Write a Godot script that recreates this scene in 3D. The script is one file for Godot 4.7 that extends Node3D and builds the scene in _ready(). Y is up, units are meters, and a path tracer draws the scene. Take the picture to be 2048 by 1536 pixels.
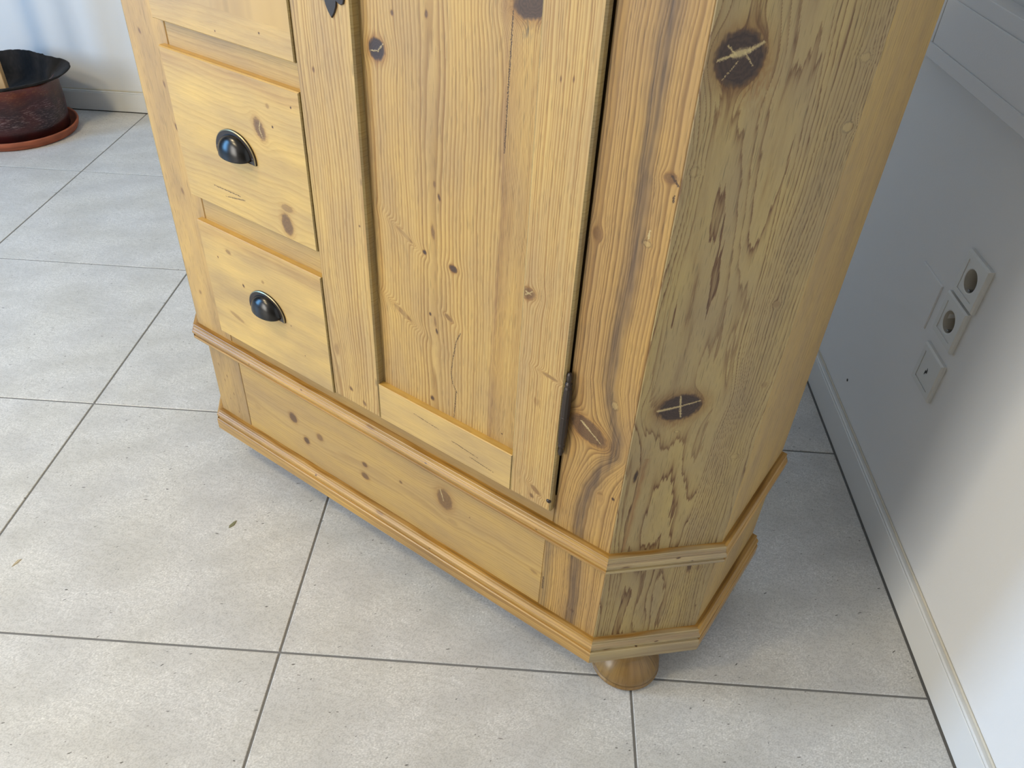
extends Node3D

var N: Array = []          # noise sources, seeded
var MAT := {}              # materials by name
var jobs: Array = []       # texture bands waiting for a worker
var done := {}             # finished bands
var lock := Mutex.new()

func _ready():
	# ---- camera
	var cam := Camera3D.new()
	cam.name = "camera"
	cam.fov = 51.43588
	cam.near = 0.05
	cam.far = 60.0
	add_child(cam)
	cam.transform = Transform3D(Basis(Vector3(0.997692, 0.044508, -0.051283), Vector3(-0.066803, 0.778760, -0.623755), Vector3(0.012175, 0.625741, 0.779936)), Vector3(0.382703, 1.229794, 0.758119))
	cam.current = true
	# ---- sky and exposure
	var sm := ProceduralSkyMaterial.new()
	sm.sky_top_color = Color(0.55, 0.70, 0.95)
	sm.sky_horizon_color = Color(0.84, 0.91, 1.0)
	sm.ground_horizon_color = Color(0.62, 0.64, 0.66)
	sm.ground_bottom_color = Color(0.45, 0.45, 0.45)
	sm.sky_energy_multiplier = 1.0
	var sky := Sky.new()
	sky.sky_material = sm
	var env := Environment.new()
	env.background_mode = Environment.BG_SKY
	env.sky = sky
	env.tonemap_mode = Environment.TONE_MAPPER_LINEAR
	env.tonemap_exposure = 1.04
	env.sdfgi_enabled = true
	env.ssao_enabled = true
	env.ssil_enabled = true
	var we := WorldEnvironment.new()
	we.name = "world_environment"
	we.environment = env
	add_child(we)
	# ---- daylight through a window and an added blue one, warm ceiling lamps
	daylight("window_and_added_light", Vector3(-3.59, 1.40, 2.3), Vector3(1, 0, 0), Vector2(1.7, 2.0), Color(0.99, 0.98, 0.95), 11.0)
	daylight("window_and_added_light", Vector3(-3.59, 1.40, -0.12), Vector3(1, 0, 0), Vector2(0.85, 2.0), Color(0.46, 0.74, 1.0), 9.0)  # blue light of the added small window, there to lift the back wall

	make_noise()
	textures()
	build_room()
	build_cabinet()
	build_wall_things()
	build_pot()
	build_leaves()

# ------------------------------------------------------------------ helpers
func daylight(called, at, towards, size, col, energy):
	var l := AreaLight3D.new()
	l.name = called
	l.area_size = size
	l.light_color = col
	l.light_energy = energy
	l.area_range = 20.0
	l.area_attenuation = 2.0
	l.shadow_enabled = true
	add_child(l, true)
	l.look_at_from_position(at, at + towards, Vector3.UP if absf(towards.y) < 0.9 else Vector3.FORWARD)

func tag(o, label, category, group = ""):
	o.set_meta("label", label)
	o.set_meta("category", category)
	if group != "":
		o.set_meta("group", group)
	return o

func node(called, parent = self) -> Node3D:
	var o := Node3D.new()
	o.name = called
	parent.add_child(o, true)
	return o

func put(called, mesh: Mesh, mat, parent = self, at = Transform3D()) -> MeshInstance3D:
	var o := MeshInstance3D.new()
	o.name = called
	o.mesh = mesh
	if mat is Array:
		for i in mat.size():
			o.set_surface_override_material(i, mat[i])
	elif mat != null:
		o.material_override = mat
	o.transform = at
	parent.add_child(o, true)
	return o

func struct(called, mesh, mat, parent = self, at = Transform3D()):
	var o = put(called, mesh, mat, parent, at)
	if parent == self:
		o.set_meta("kind", "structure")
	return o

func surf(flat := true) -> SurfaceTool:
	var st := SurfaceTool.new()
	st.begin(Mesh.PRIMITIVE_TRIANGLES)
	st.set_smooth_group(-1 if flat else 0)
	return st

func tri(st: SurfaceTool, a: Vector3, b: Vector3, c: Vector3, out: Vector3, ua := Vector2(), ub := Vector2(), uc := Vector2()):
	if (b - a).cross(c - a).dot(out) > 0.0:
		var t := b
		b = c
		c = t
		var tu := ub
		ub = uc
		uc = tu
	st.set_uv(ua)
	st.add_vertex(a)
	st.set_uv(ub)
	st.add_vertex(b)
	st.set_uv(uc)
	st.add_vertex(c)

func quad(st, a, b, c, d, out, ua := Vector2(), ub := Vector2(), uc := Vector2(), ud := Vector2()):
	tri(st, a, b, c, out, ua, ub, uc)
	tri(st, a, c, d, out, ua, uc, ud)

func finish(st: SurfaceTool, mesh = null) -> ArrayMesh:
	st.generate_normals()
	return st.commit(mesh) if mesh else st.commit()

# a box with chamfered edges; uv by planar metres on each face
func box(x0, y0, z0, x1, y1, z1, bev := 0.002) -> ArrayMesh:
	var st := surf()
	box_into(st, x0, y0, z0, x1, y1, z1, bev)
	return finish(st)

func box_into(st, x0, y0, z0, x1, y1, z1, bev := 0.002):
	var lo := Vector3(x0, y0, z0)
	var hi := Vector3(x1, y1, z1)
	var c := (lo + hi) / 2.0
	var h := (hi - lo) / 2.0
	for ax in 3:
		var p := (ax + 1) % 3
		var q := (ax + 2) % 3
		for s in [-1.0, 1.0]:
			var n := Vector3()
			n[ax] = s
			var v := []
			for k in [[-1, -1], [1, -1], [1, 1], [-1, 1]]:
				var w := Vector3()
				w[ax] = s * h[ax]
				w[p] = k[0] * (h[p] - bev)
				w[q] = k[1] * (h[q] - bev)
				v.append(c + w)
			quad(st, v[0], v[1], v[2], v[3], n, Vector2(v[0][p], v[0][q]), Vector2(v[1][p], v[1][q]), Vector2(v[2][p], v[2][q]), Vector2(v[3][p], v[3][q]))
	if bev <= 0.0:
		return
	for ax in 3:
		var p := (ax + 1) % 3
		var q := (ax + 2) % 3
		for sp in [-1.0, 1.0]:
			for sq in [-1.0, 1.0]:
				var v := []
				for e in [-1.0, 1.0]:
					var a := Vector3()
					a[ax] = e * (h[ax] - bev)
					a[p] = sp * h[p]
					a[q] = sq * (h[q] - bev)
					var b := a
					b[p] = sp * (h[p] - bev)
					b[q] = sq * h[q]
					v.append_array([c + a, c + b])
				var n := Vector3()
				n[p] = sp
				n[q] = sq
				quad(st, v[0], v[1], v[3], v[2], n)
	for sx in [-1.0, 1.0]:
		for sy in [-1.0, 1.0]:
			for sz in [-1.0, 1.0]:
				var g := Vector3(sx, sy, sz)
				var k := Vector3(sx * h.x, sy * h.y, sz * h.z)
				tri(st, c + k - Vector3(0, sy, sz) * bev, c + k - Vector3(sx, 0, sz) * bev, c + k - Vector3(sx, sy, 0) * bev, g)

# a wooden board facing +z: the front edges are rounded; uv from the texture's rectangle of the furniture
func board(u0, u1, v0, v1, wb, wf, bev, S, edged := false) -> ArrayMesh:
	var st := surf()
	var sides := surf()
	var upper := surf()
	var loops := [[0.0, wb], [0.0, wf - bev], [bev * 0.12, wf - bev * 0.6], [bev * 0.4, wf - bev * 0.2], [bev, wf]]
	if bev < 0.0025:
		loops = [[0.0, wb], [0.0, wf - bev], [bev, wf]]
	var rings := []
	for l in loops:
		rings.append([Vector3(u0 + l[0], v0 + l[0], l[1]), Vector3(u1 - l[0], v0 + l[0], l[1]), Vector3(u1 - l[0], v1 - l[0], l[1]), Vector3(u0 + l[0], v1 - l[0], l[1])])
	var outs := [Vector3(0, -1, 0.01), Vector3(1, 0, 0.01), Vector3(0, 1, 0.01), Vector3(-1, 0, 0.01)]
	for i in rings.size() - 1:
		for k in 4:
			var j := (k + 1) % 4
			var a: Vector3 = rings[i][k]
			var b: Vector3 = rings[i][j]
			var c: Vector3 = rings[i + 1][j]
			var d: Vector3 = rings[i + 1][k]
			var into := st
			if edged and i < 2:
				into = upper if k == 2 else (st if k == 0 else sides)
			quad(into, a, b, c, d, outs[k] + Vector3(0, 0, 0.2 * i), tuv(a, S), tuv(b, S), tuv(c, S), tuv(d, S))
	var f = rings[-1]
	quad(st, f[0], f[1], f[2], f[3], Vector3(0, 0, 1), tuv(f[0], S), tuv(f[1], S), tuv(f[2], S), tuv(f[3], S))
	var r = rings[0]
	quad(st, r[0], r[1], r[2], r[3], Vector3(0, 0, -1), tuv(r[0], S), tuv(r[1], S), tuv(r[2], S), tuv(r[3], S))
	var mesh := finish(st)
	if edged:
		finish(sides, mesh)
		finish(upper, mesh)
	return mesh

func tuv(p: Vector3, S) -> Vector2:
	return Vector2((p.x - S.u0) / S.w, 1.0 - (p.y - S.v0) / S.h)

# lathe round y: profile of [radius, height] from the bottom up
func lathe(prof: Array, seg := 40, st = null, flat := false, wob = null) -> ArrayMesh:
	var own: bool = st == null
	if own:
		st = surf(flat)
	var pts := []
	for i in prof.size():
		var row := []
		for k in seg + 1:
			var a := TAU * (k % seg) / seg
			var r: float = prof[i][0]
			var y: float = prof[i][1]
			var p := Vector3(cos(a) * r, y, sin(a) * r)
			if wob != null:
				p = wob.call(p, a, i)
			row.append(p)
		pts.append(row)
	var length := 0.0
	for i in prof.size() - 1:
		var dr: float = prof[i + 1][0] - prof[i][0]
		var dy: float = prof[i + 1][1] - prof[i][1]
		var l2 := length + sqrt(dr * dr + dy * dy)
		for k in seg:
			var a := TAU * (k + 0.5) / seg
			var out := Vector3(cos(a) * dy, -dr, sin(a) * dy)
			quad(st, pts[i][k], pts[i][k + 1], pts[i + 1][k + 1], pts[i + 1][k], out, Vector2(float(k) / seg, prof[i][1]), Vector2(float(k + 1) / seg, prof[i][1]), Vector2(float(k + 1) / seg, prof[i + 1][1]), Vector2(float(k) / seg, prof[i + 1][1]))
		length = l2
	return finish(st) if own else null

# an outline in x, y given some thickness along z, front edge chamfered
func plate(outline: PackedVector2Array, z0, z1, bev := 0.001) -> ArrayMesh:
	var st := surf()
	var inner := PackedVector2Array()
	var n := outline.size()
	for i in n:
		var e1 := (outline[i] - outline[(i + n - 1) % n]).normalized()
		var e2 := (outline[(i + 1) % n] - outline[i]).normalized()
		var m := (Vector2(-e1.y, e1.x) + Vector2(-e2.y, e2.x)).normalized()
		inner.append(outline[i] + m * bev)
	for i in n:
		var j := (i + 1) % n
		var e := outline[j] - outline[i]
		var out := Vector3(e.y, -e.x, 0)
		var a := Vector3(outline[i].x, outline[i].y, z0)
		var b := Vector3(outline[j].x, outline[j].y, z0)
		var c := Vector3(outline[j].x, outline[j].y, z1 - bev)
		var d := Vector3(outline[i].x, outline[i].y, z1 - bev)
		quad(st, a, b, c, d, out)
		quad(st, d, c, Vector3(inner[j].x, inner[j].y, z1), Vector3(inner[i].x, inner[i].y, z1), out + Vector3(0, 0, e.length()))
	var t := Geometry2D.triangulate_polygon(inner)
	for i in range(0, t.size(), 3):
		var v := []
		for k in 3:
			v.append(Vector3(inner[t[i + k]].x, inner[t[i + k]].y, z1))
		tri(st, v[0], v[1], v[2], Vector3(0, 0, 1))
	return finish(st)

# ------------------------------------------------------------------ textures
func make_noise():
	for i in 6:
		var n := FastNoiseLite.new()
		n.noise_type = FastNoiseLite.TYPE_SIMPLEX_SMOOTH
		n.fractal_type = FastNoiseLite.FRACTAL_NONE
		n.frequency = 1.0
		n.seed = 11 + 17 * i
		N.append(n)

var SPEC := {}
const Q := 1.0
func wood_spec(called, u0, v0, w, h, ppm, vert, sp, con, early, late, more := {}):
	var S := {"kind": "wood", "u0": u0, "v0": v0, "w": w, "h": h, "W": int(w * ppm * Q), "H": int(h * ppm * Q), "vert": vert, "sp": sp, "con": con, "early": early, "late": late, "seed": 3.1 * (SPEC.size() + 1),
		"wav": 0.003, "mid": [], "flat": 0.0, "fine": [], "knots": [], "lines": [], "streaks": [], "rough": 0.5, "power": 1.6, "blotch": 0.05, "relief": 0.03}
	S.merge(more, true)
	SPEC[called] = S
	return S

func textures():
	var gold := Vector3(0.86, 0.70, 0.455)
	var dark := Vector3(0.66, 0.475, 0.26)
	var pale := Vector3(0.87, 0.715, 0.48)
	var dull := Vector3(0.76, 0.60, 0.36)
	# front, behind the mouldings upwards (coordinates of the cabinet's front, metres)
	wood_spec("panel", -0.445, 0.415, 0.275, 0.665, 1600, true, 0.0052, 0.95, gold, dark, {"mid": [-0.325, 0.013], "fine": [-0.222, 260.0], "wav": 0.0035,
		"knots": [[-0.407, 0.943, 0.012, 0.0125, 0.95, -0.5, 1.0], [-0.190, 1.033, 0.026, 0.016, 0.8, 0.4, 1.0], [-0.3805, 0.9877, 0.002, 0.003, 0.6, 0.0, 0.3], [-0.330, 0.9955, 0.002, 0.004, 0.6, 0.0, 0.3],
			[-0.3219, 0.8008, 0.0018, 0.004, 0.4, 0.0, 0.4], [-0.3145, 0.7850, 0.0018, 0.0045, 0.7, 0.3, 0.5], [-0.3255, 0.733, 0.0028, 0.009, 0.45, 0.1, 0.6], [-0.3404, 0.6982, 0.0028, 0.003, 0.85, 0.2, 0.8],
			[-0.2915, 0.6915, 0.0065, 0.005, 0.8, -0.2, 1.0], [-0.3327, 0.6034, 0.002, 0.0025, 0.8, 0.0, 0.5], [-0.2996, 0.611, 0.008, 0.0035, 0.4, -0.5, 1.0], [-0.3214, 0.5790, 0.0016, 0.004, 0.8, 0.2, 0.6], [-0.324, 0.594, 0.002, 0.008, 0.35, 0.1, 0.4],
			[-0.3315, 0.4508, 0.0034, 0.004, 0.75, 0.2, 0.8], [-0.2016, 0.4520, 0.0011, 0.0011, 0.9, 0.0, 0.0], [-0.375, 0.712, 0.016, 0.003, 0.16, -0.5, 1.3], [-0.385, 0.584, 0.018, 0.004, 0.22, -0.45, 1.4]],
		"lines": [[-0.418, 0.9395, -0.405, 0.9415, 0.0007, 1], [-0.405, 0.9415, -0.396, 0.9515, 0.0007, 1], [-0.2791, 0.5941, -0.2865, 0.577, 0.0005, -1], [-0.2865, 0.577, -0.2931, 0.538, 0.0005, -1], [-0.2931, 0.538, -0.2951, 0.5156, 0.0005, -1], [-0.2951, 0.5156, -0.2925, 0.499, 0.0005, -1],
			[-0.2925, 0.499, -0.284, 0.485, 0.0004, -1], [-0.286, 0.487, -0.2899, 0.4337, 0.0006, -1], [-0.2155, 1.02, -0.2188, 0.87, 0.0006, -1]],
		"streaks": [[[[-0.2253, 1.2], [-0.2253, 1.028], [-0.2213, 0.93], [-0.2177, 0.76], [-0.2244, 0.59], [-0.224, 0.42]], 0.0035, 0.42, Vector3(0.60, 0.42, 0.30)], [[[-0.2117, 1.2], [-0.2117, 0.8147], [-0.2134, 0.42]], 0.008, 0.30, Vector3(0.70, 0.50, 0.30)],
			[[[-0.197, 1.005], [-0.1975, 0.98]], 0.007, 0.5, Vector3(0.42, 0.38, 0.33), 90.0], [[[-0.428, 1.2], [-0.429, 0.42]], 0.006, 0.45, Vector3(0.60, 0.50, 0.36)], [[[-0.325, 1.2], [-0.325, 0.42]], 0.016, 0.25, Vector3(0.78, 0.61, 0.37)]]})
	wood_spec("stile_keyhole", -0.548, 0.355, 0.11, 0.725, 1600, true, 0.0047, 1.05, pale, Vector3(0.68, 0.50, 0.29), {"mid": [-0.519, 0.006], "wav": 0.002, "loops": 1.5,
		"knots": [[-0.5052, 0.9008, 0.002, 0.003, 0.5, 0.0, 0.7], [-0.5193, 0.462, 0.005, 0.011, 0.22, 0.0, 0.7], [-0.4954, 0.3925, 0.003, 0.004, 0.6, 0.6, 0.7], [-0.4665, 0.3756, 0.003, 0.005, 0.5, 0.4, 0.7], [-0.446, 0.705, 0.0014, 0.0014, 0.6, 0.0, 0.3]],
		"streaks": [[[[-0.543, 1.2], [-0.542, 0.36]], 0.006, 0.55, Vector3(0.62, 0.56, 0.42)], [[[-0.528, 1.2], [-0.528, 0.36]], 0.008, 0.35, Vector3(0.80, 0.63, 0.39)]]})
	wood_spec("stile_hinge", -0.188, 0.345, 0.09, 0.735, 1700, true, 0.0036, 1.1, pale, Vector3(0.68, 0.49, 0.28), {"wav": 0.0015,
		"knots": [[-0.166, 0.711, 0.010, 0.008, 0.5, 0.2, 1.3], [-0.125, 0.603, 0.012, 0.0025, 0.35, -0.15, 1.0], [-0.1305, 0.392, 0.010, 0.004, 0.3, -0.6, 1.0], [-0.1355, 0.3765, 0.003, 0.004, 0.5, 0.6, 0.3], [-0.141, 0.553, 0.004, 0.006, 0.16, 0.2, 0.4], [-0.131, 0.9745, 0.001, 0.003, 0.5, 0.0, 0.3], [-0.1459, 0.971, 0.001, 0.003, 0.5, 0.0, 0.3]],
		"lines": [[-0.17, 0.713, -0.162, 0.711, 0.0008, 1], [-0.17, 0.708, -0.160, 0.716, 0.0006, 1]]})
	wood_spec("door_rail", -0.445, 0.345, 0.275, 0.095, 1400, false, 0.0042, 0.30, pale, Vector3(0.72, 0.55, 0.33), {"wav": 0.002, "blotch": 0.07,
		"lines": [[-0.285, 0.398, -0.235, 0.392, 0.0004, -1], [-0.25, 0.385, -0.205, 0.380, 0.0004, -1], [-0.36, 0.412, -0.31, 0.407, 0.0003, -1]]})
	wood_spec("right_post", -0.108, 0.115, 0.108, 0.965, 1650, true, 0.0042, 0.95, Vector3(0.80, 0.625, 0.385), Vector3(0.56, 0.40, 0.225), {"wav": 0.002, "relief": 0.05, "bend": true,
		"knots": [[-0.0157, 0.9018, 0.008, 0.0055, 0.34, 0.1, 0.7], [-0.0880, 0.8154, 0.0055, 0.008, 0.24, 0.15, 1.2], [-0.0286, 0.8240, 0.0050, 0.0035, -0.5, -0.2, 0.6], [-0.0655, 0.5365, 0.030, 0.0165, 0.62, -0.42, 1.0], [-0.0340, 0.5956, 0.0045, 0.0065, -0.45, 0.3, 0.7], [-0.0329, 0.4320, 0.005, 0.010, 0.14, 0.1, 0.9], [-0.0140, 0.4407, 0.002, 0.0022, 0.9, 0.5, 0.2], [-0.048, 0.160, 0.004, 0.003, 0.3, 0.2, 0.8]],
		"lines": [[-0.077, 0.5475, -0.062, 0.537, 0.0013, 1], [-0.062, 0.537, -0.044, 0.5235, 0.0007, 1], [-0.0155, 0.905, -0.006, 0.896, 0.0010, -1], [-0.0286, 0.830, -0.0280, 0.84, 0.0010, 1], [-0.009, 0.885, -0.0085, 0.878, 0.0008, -1], [-0.106, 0.20, -0.106, 0.17, 0.0008, -1]],
		"streaks": [[[[-0.0425, 1.25], [-0.0431, 1.054], [-0.0457, 1.027], [-0.0465, 0.98], [-0.0451, 0.949], [-0.0454, 0.909], [-0.0439, 0.875], [-0.0434, 0.844], [-0.0423, 0.79], [-0.0437, 0.747], [-0.0466, 0.71], [-0.0469, 0.652], [-0.0460, 0.621], [-0.0337, 0.574], [-0.0229, 0.540], [-0.0245, 0.5115], [-0.0408, 0.4724], [-0.0527, 0.437], [-0.058, 0.394], [-0.0589, 0.346], [-0.050, 0.2], [-0.05, 0.115]], 0.0100, 0.80, Vector3(0.44, 0.34, 0.27)],
			[[[-0.103, 1.25], [-0.103, 0.115]], 0.009, 0.5, Vector3(0.56, 0.47, 0.36)]]})
	wood_spec("cut_board", 0.0, 0.115, 0.1735, 0.965, 1600, true, 0.0033, 0.95, Vector3(0.725, 0.62, 0.44), Vector3(0.40, 0.255, 0.145), {"flat": 1.0, "power": 3.4, "wav": 0.0015, "relief": 0.05,
		"knots": [[0.0324, 1.0190, 0.0235, 0.0250, 0.92, 0.25, 1.0], [0.0547, 0.6042, 0.0275, 0.0200, 0.95, 0.25, 1.0], [0.1415, 0.7502, 0.0045, 0.0045, 0.22, 0.0, 1.0], [0.1588, 0.6312, 0.004, 0.004, 0.2, 0.0, 0.8], [0.1554, 1.0198, 0.005, 0.004, -0.25, 0.0, 0.9], [0.160, 0.9541, 0.006, 0.005, -0.4, 0.0, 0.9],
			[0.0116, 0.9118, 0.005, 0.005, -0.25, 0.0, 0.6], [0.1492, 0.5102, 0.0065, 0.004, -0.2, 0.0, 0.8], [0.1402, 0.458, 0.005, 0.003, -0.2, 0.0, 0.6], [0.0156, 0.4889, 0.0022, 0.011, 0.9, -0.1, 0.4], [0.0582, 0.5638, 0.003, 0.002, -0.5, 0.0, 0.3], [0.13, 0.285, 0.003, 0.012, 0.7, 0.0, 0.3], [0.145, 0.279, 0.006, 0.005, 0.15, 0.0, 0.6]],
		"lines": [[0.012, 1.017, 0.026, 1.022, 0.0012, 1], [0.026, 1.022, 0.040, 1.026, 0.0030, 1], [0.040, 1.026, 0.052, 1.033, 0.0014, 1], [0.019, 1.030, 0.028, 1.022, 0.0007, 1], [0.036, 1.024, 0.047, 1.012, 0.0006, 1], [0.031, 1.016, 0.020, 1.000, 0.0004, 1],
			[0.027, 0.6005, 0.0547, 0.606, 0.0015, 1], [0.0547, 0.606, 0.079, 0.613, 0.0009, 1], [0.0527, 0.622, 0.0547, 0.606, 0.0011, 1], [0.0547, 0.606, 0.0585, 0.588, 0.0011, 1]],
		"streaks": [[[[0.0255, 0.52], [0.022, 0.44], [0.020, 0.335]], 0.0035, 0.6, Vector3(0.62, 0.42, 0.26)], [[[0.024, 0.97], [0.030, 0.90]], 0.003, 0.5, Vector3(0.60, 0.42, 0.28), 25.0], [[[0.150, 1.25], [0.150, 0.115]], 0.020, 0.35, Vector3(0.60, 0.50, 0.34)],
			[[[0.055, 0.995], [0.06, 0.99]], 0.016, 0.5, Vector3(0.62, 0.42, 0.25), 70.0], [[[0.052, 0.58], [0.06, 0.57]], 0.014, 0.45, Vector3(0.62, 0.45, 0.28), 70.0]]})
	wood_spec("side", 0.0, 0.115, 0.26, 0.965, 600, true, 0.011, 0.40, Vector3(0.80, 0.655, 0.43), Vector3(0.62, 0.455, 0.265), {"flat": 0.5, "wav": 0.004})
	wood_spec("left_post", -0.918, 0.32, 0.104, 0.62, 1200, true, 0.0045, 0.30, Vector3(0.83, 0.665, 0.43), Vector3(0.70, 0.525, 0.31), {"wav": 0.003, "blotch": 0.08,
		"knots": [[-0.885, 0.87, 0.002, 0.004, 0.5, 0.3, 0.5], [-0.868, 0.62, 0.003, 0.006, 0.35, 0.3, 0.5], [-0.845, 0.735, 0.0025, 0.006, 0.55, 0.3, 0.5], [-0.852, 0.80, 0.002, 0.005, 0.4, 0.2, 0.5], [-0.885, 0.415, 0.003, 0.004, 0.3, 0.0, 0.6]]})
	wood_spec("rail", -0.83, 0.85, 0.30, 0.06, 1300, false, 0.0040, 0.42, Vector3(0.83, 0.675, 0.44), Vector3(0.64, 0.48, 0.28), {"wav": 0.002})
	wood_spec("rail_lower", -0.83, 0.57, 0.30, 0.07, 1300, false, 0.0040, 0.42, Vector3(0.83, 0.675, 0.44), Vector3(0.64, 0.48, 0.28), {"wav": 0.002})
	wood_spec("bottom_rail", -0.83, 0.31, 0.74, 0.06, 900, false, 0.0045, 0.30, Vector3(0.72, 0.57, 0.36), Vector3(0.56, 0.41, 0.24), {"wav": 0.002})
	wood_spec("drawer_top", -0.835, 0.89, 0.30, 0.05, 1500, false, 0.0075, 0.26, pale, Vector3(0.74, 0.56, 0.33), {"mid": [0.97, 0.03], "wav": 0.006, "blotch": 0.07,
		"knots": [[-0.60, 0.925, 0.0012, 0.0014, 0.8, 0.0, 0.2], [-0.69, 0.91, 0.001, 0.001, 0.7, 0.0, 0.2]]})
	wood_spec("drawer_middle", -0.835, 0.62, 0.30, 0.25, 1500, false, 0.0082, 0.30, Vector3(0.885, 0.73, 0.475), Vector3(0.72, 0.54, 0.31), {"mid": [0.75, 0.03], "wav": 0.007, "blotch": 0.06,
		"knots": [[-0.6283, 0.7922, 0.0095, 0.0155, 0.55, 0.42, 1.6], [-0.5975, 0.655, 0.011, 0.017, 0.55, 0.15, 1.1], [-0.593, 0.683, 0.012, 0.006, 0.30, 0.1, 1.3], [-0.5996, 0.8028, 0.0014, 0.0016, 0.9, 0.0, 0.3], [-0.6044, 0.8305, 0.003, 0.003, 0.22, 0.0, 0.6], [-0.557, 0.84, 0.0012, 0.0014, 0.9, 0.0, 0.2]],
		"lines": [[-0.625, 0.804, -0.629, 0.792, 0.0007, 1], [-0.629, 0.792, -0.624, 0.781, 0.0007, 1], [-0.69, 0.664, -0.735, 0.657, 0.0005, -1], [-0.70, 0.668, -0.76, 0.668, 0.0005, -1]],
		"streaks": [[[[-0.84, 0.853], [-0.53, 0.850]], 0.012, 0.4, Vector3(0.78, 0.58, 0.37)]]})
	wood_spec("drawer_lower", -0.835, 0.345, 0.30, 0.25, 1400, false, 0.0070, 0.22, Vector3(0.87, 0.715, 0.47), Vector3(0.74, 0.565, 0.345), {"wav": 0.005, "blotch": 0.08,
		"knots": [[-0.7593, 0.5492, 0.006, 0.004, 0.32, -0.3, 1.0], [-0.7906, 0.5281, 0.0014, 0.002, 0.6, 0.4, 0.5], [-0.7345, 0.4938, 0.002, 0.003, 0.75, 0.5, 0.6], [-0.6807, 0.5224, 0.003, 0.003, 0.25, 0.0, 0.6], [-0.77, 0.415, 0.018, 0.004, 0.22, -0.3, 0.3], [-0.625, 0.46, 0.0009, 0.0010, 0.8, 0.0, 0.1], [-0.6, 0.41, 0.0009, 0.001, 0.7, 0.0, 0.1]],
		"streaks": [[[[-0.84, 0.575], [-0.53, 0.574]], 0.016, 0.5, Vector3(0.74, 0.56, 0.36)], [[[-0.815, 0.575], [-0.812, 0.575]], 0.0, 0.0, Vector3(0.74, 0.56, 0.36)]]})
	wood_spec("plinth", -0.815, 0.115, 0.71, 0.185, 1300, false, 0.0050, 0.36, Vector3(0.80, 0.645, 0.415), Vector3(0.62, 0.455, 0.265), {"mid": [0.205, 0.02], "wav": 0.006,
		"knots": [[-0.6746, 0.2228, 0.010, 0.011, 0.62, 0.1, 1.0], [-0.6055, 0.2120, 0.008, 0.008, 0.42, 0.1, 1.0], [-0.6449, 0.1815, 0.007, 0.008, 0.68, -0.1, 0.9], [-0.4925, 0.2112, 0.006, 0.005, 0.6, 0.0, 0.9], [-0.4942, 0.181, 0.009, 0.007, 0.55, -0.2, 0.7], [-0.3084, 0.2430, 0.016, 0.022, 0.5, 0.15, 1.0], [-0.2908, 0.1985, 0.010, 0.007, 0.10, -0.2, 1.2], [-0.4067, 0.2215, 0.003, 0.003, 0.5, 0.0, 0.6], [-0.7789, 0.1927, 0.008, 0.006, 0.08, 0.0, 1.2], [-0.1249, 0.1967, 0.007, 0.003, 0.25, -0.2, 0.6], [-0.2556, 0.235, 0.0012, 0.001, 0.6, 0.0, 0.1]],
		"lines": [[-0.318, 0.262, -0.311, 0.238, 0.0008, 1]]})
	wood_spec("plinth_end", -0.90, 0.115, 0.10, 0.185, 1500, true, 0.0060, 0.30, Vector3(0.75, 0.60, 0.40), Vector3(0.58, 0.44, 0.28), {"wav": 0.003, "blotch": 0.08,
		"knots": [[-0.86, 0.23, 0.0012, 0.003, 0.6, 0.2, 0.2], [-0.87, 0.215, 0.0010, 0.003, 0.5, 0.2, 0.2], [-0.85, 0.19, 0.001, 0.003, 0.6, 0.2, 0.2], [-0.88, 0.25, 0.001, 0.003, 0.5, 0.2, 0.2], [-0.865, 0.17, 0.001, 0.0025, 0.5, 0.2, 0.2], [-0.845, 0.145, 0.001, 0.003, 0.5, 0.2, 0.2]]})
	# mouldings and turned feet: u along the length
	wood_spec("moulding", 0.0, 0.0, 0.9, 0.075, 1200, false, 0.0075, 0.65, Vector3(0.80, 0.62, 0.36), Vector3(0.58, 0.41, 0.22), {"wav": 0.003, "blotch": 0.09, "rough": 0.36, "streaks": [[[[0.0, 0.004], [0.9, 0.004]], 0.0052, 0.95, Vector3(0.66, 0.45, 0.14)]],  # orange streak: warm light on the ledge, put into the colour
		"knots": [[0.12, 0.03, 0.0015, 0.0012, 0.8, 0.0, 0.2], [0.33, 0.024, 0.002, 0.001, 0.8, 0.0, 0.2], [0.52, 0.031, 0.0012, 0.0012, 0.8, 0.0, 0.2], [0.61, 0.020, 0.002, 0.0015, 0.7, 0.0, 0.2], [0.74, 0.028, 0.0016, 0.001, 0.8, 0.0, 0.2], [0.45, 0.016, 0.008, 0.003, 0.3, 0.0, 0.6]]})
	wood_spec("moulding_worn", 0.0, 0.0, 0.3, 0.075, 1700, false, 0.0075, 0.5, Vector3(0.74, 0.645, 0.50), Vector3(0.56, 0.44, 0.33), {"wav": 0.004, "blotch": 0.09, "rough": 0.33, "streaks": [[[[0.0, 0.005], [0.3, 0.005]], 0.0040, 0.95, Vector3(0.68, 0.46, 0.17)]],  # orange streak paints the same warm light along this ledge
		"knots": [[0.05, 0.03, 0.001, 0.0018, 0.8, 0.6, 0.2], [0.10, 0.033, 0.0014, 0.002, 0.8, 0.7, 0.2], [0.145, 0.03, 0.006, 0.003, 0.5, 0.3, 0.4], [0.07, 0.022, 0.003, 0.001, 0.7, 0.2, 0.2]]})
	wood_spec("foot", 0.0, 0.0, 0.3, 0.12, 1200, true, 0.009, 0.32, Vector3(0.64, 0.49, 0.29), Vector3(0.46, 0.33, 0.17), {"wav": 0.003, "rough": 0.3})
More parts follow.
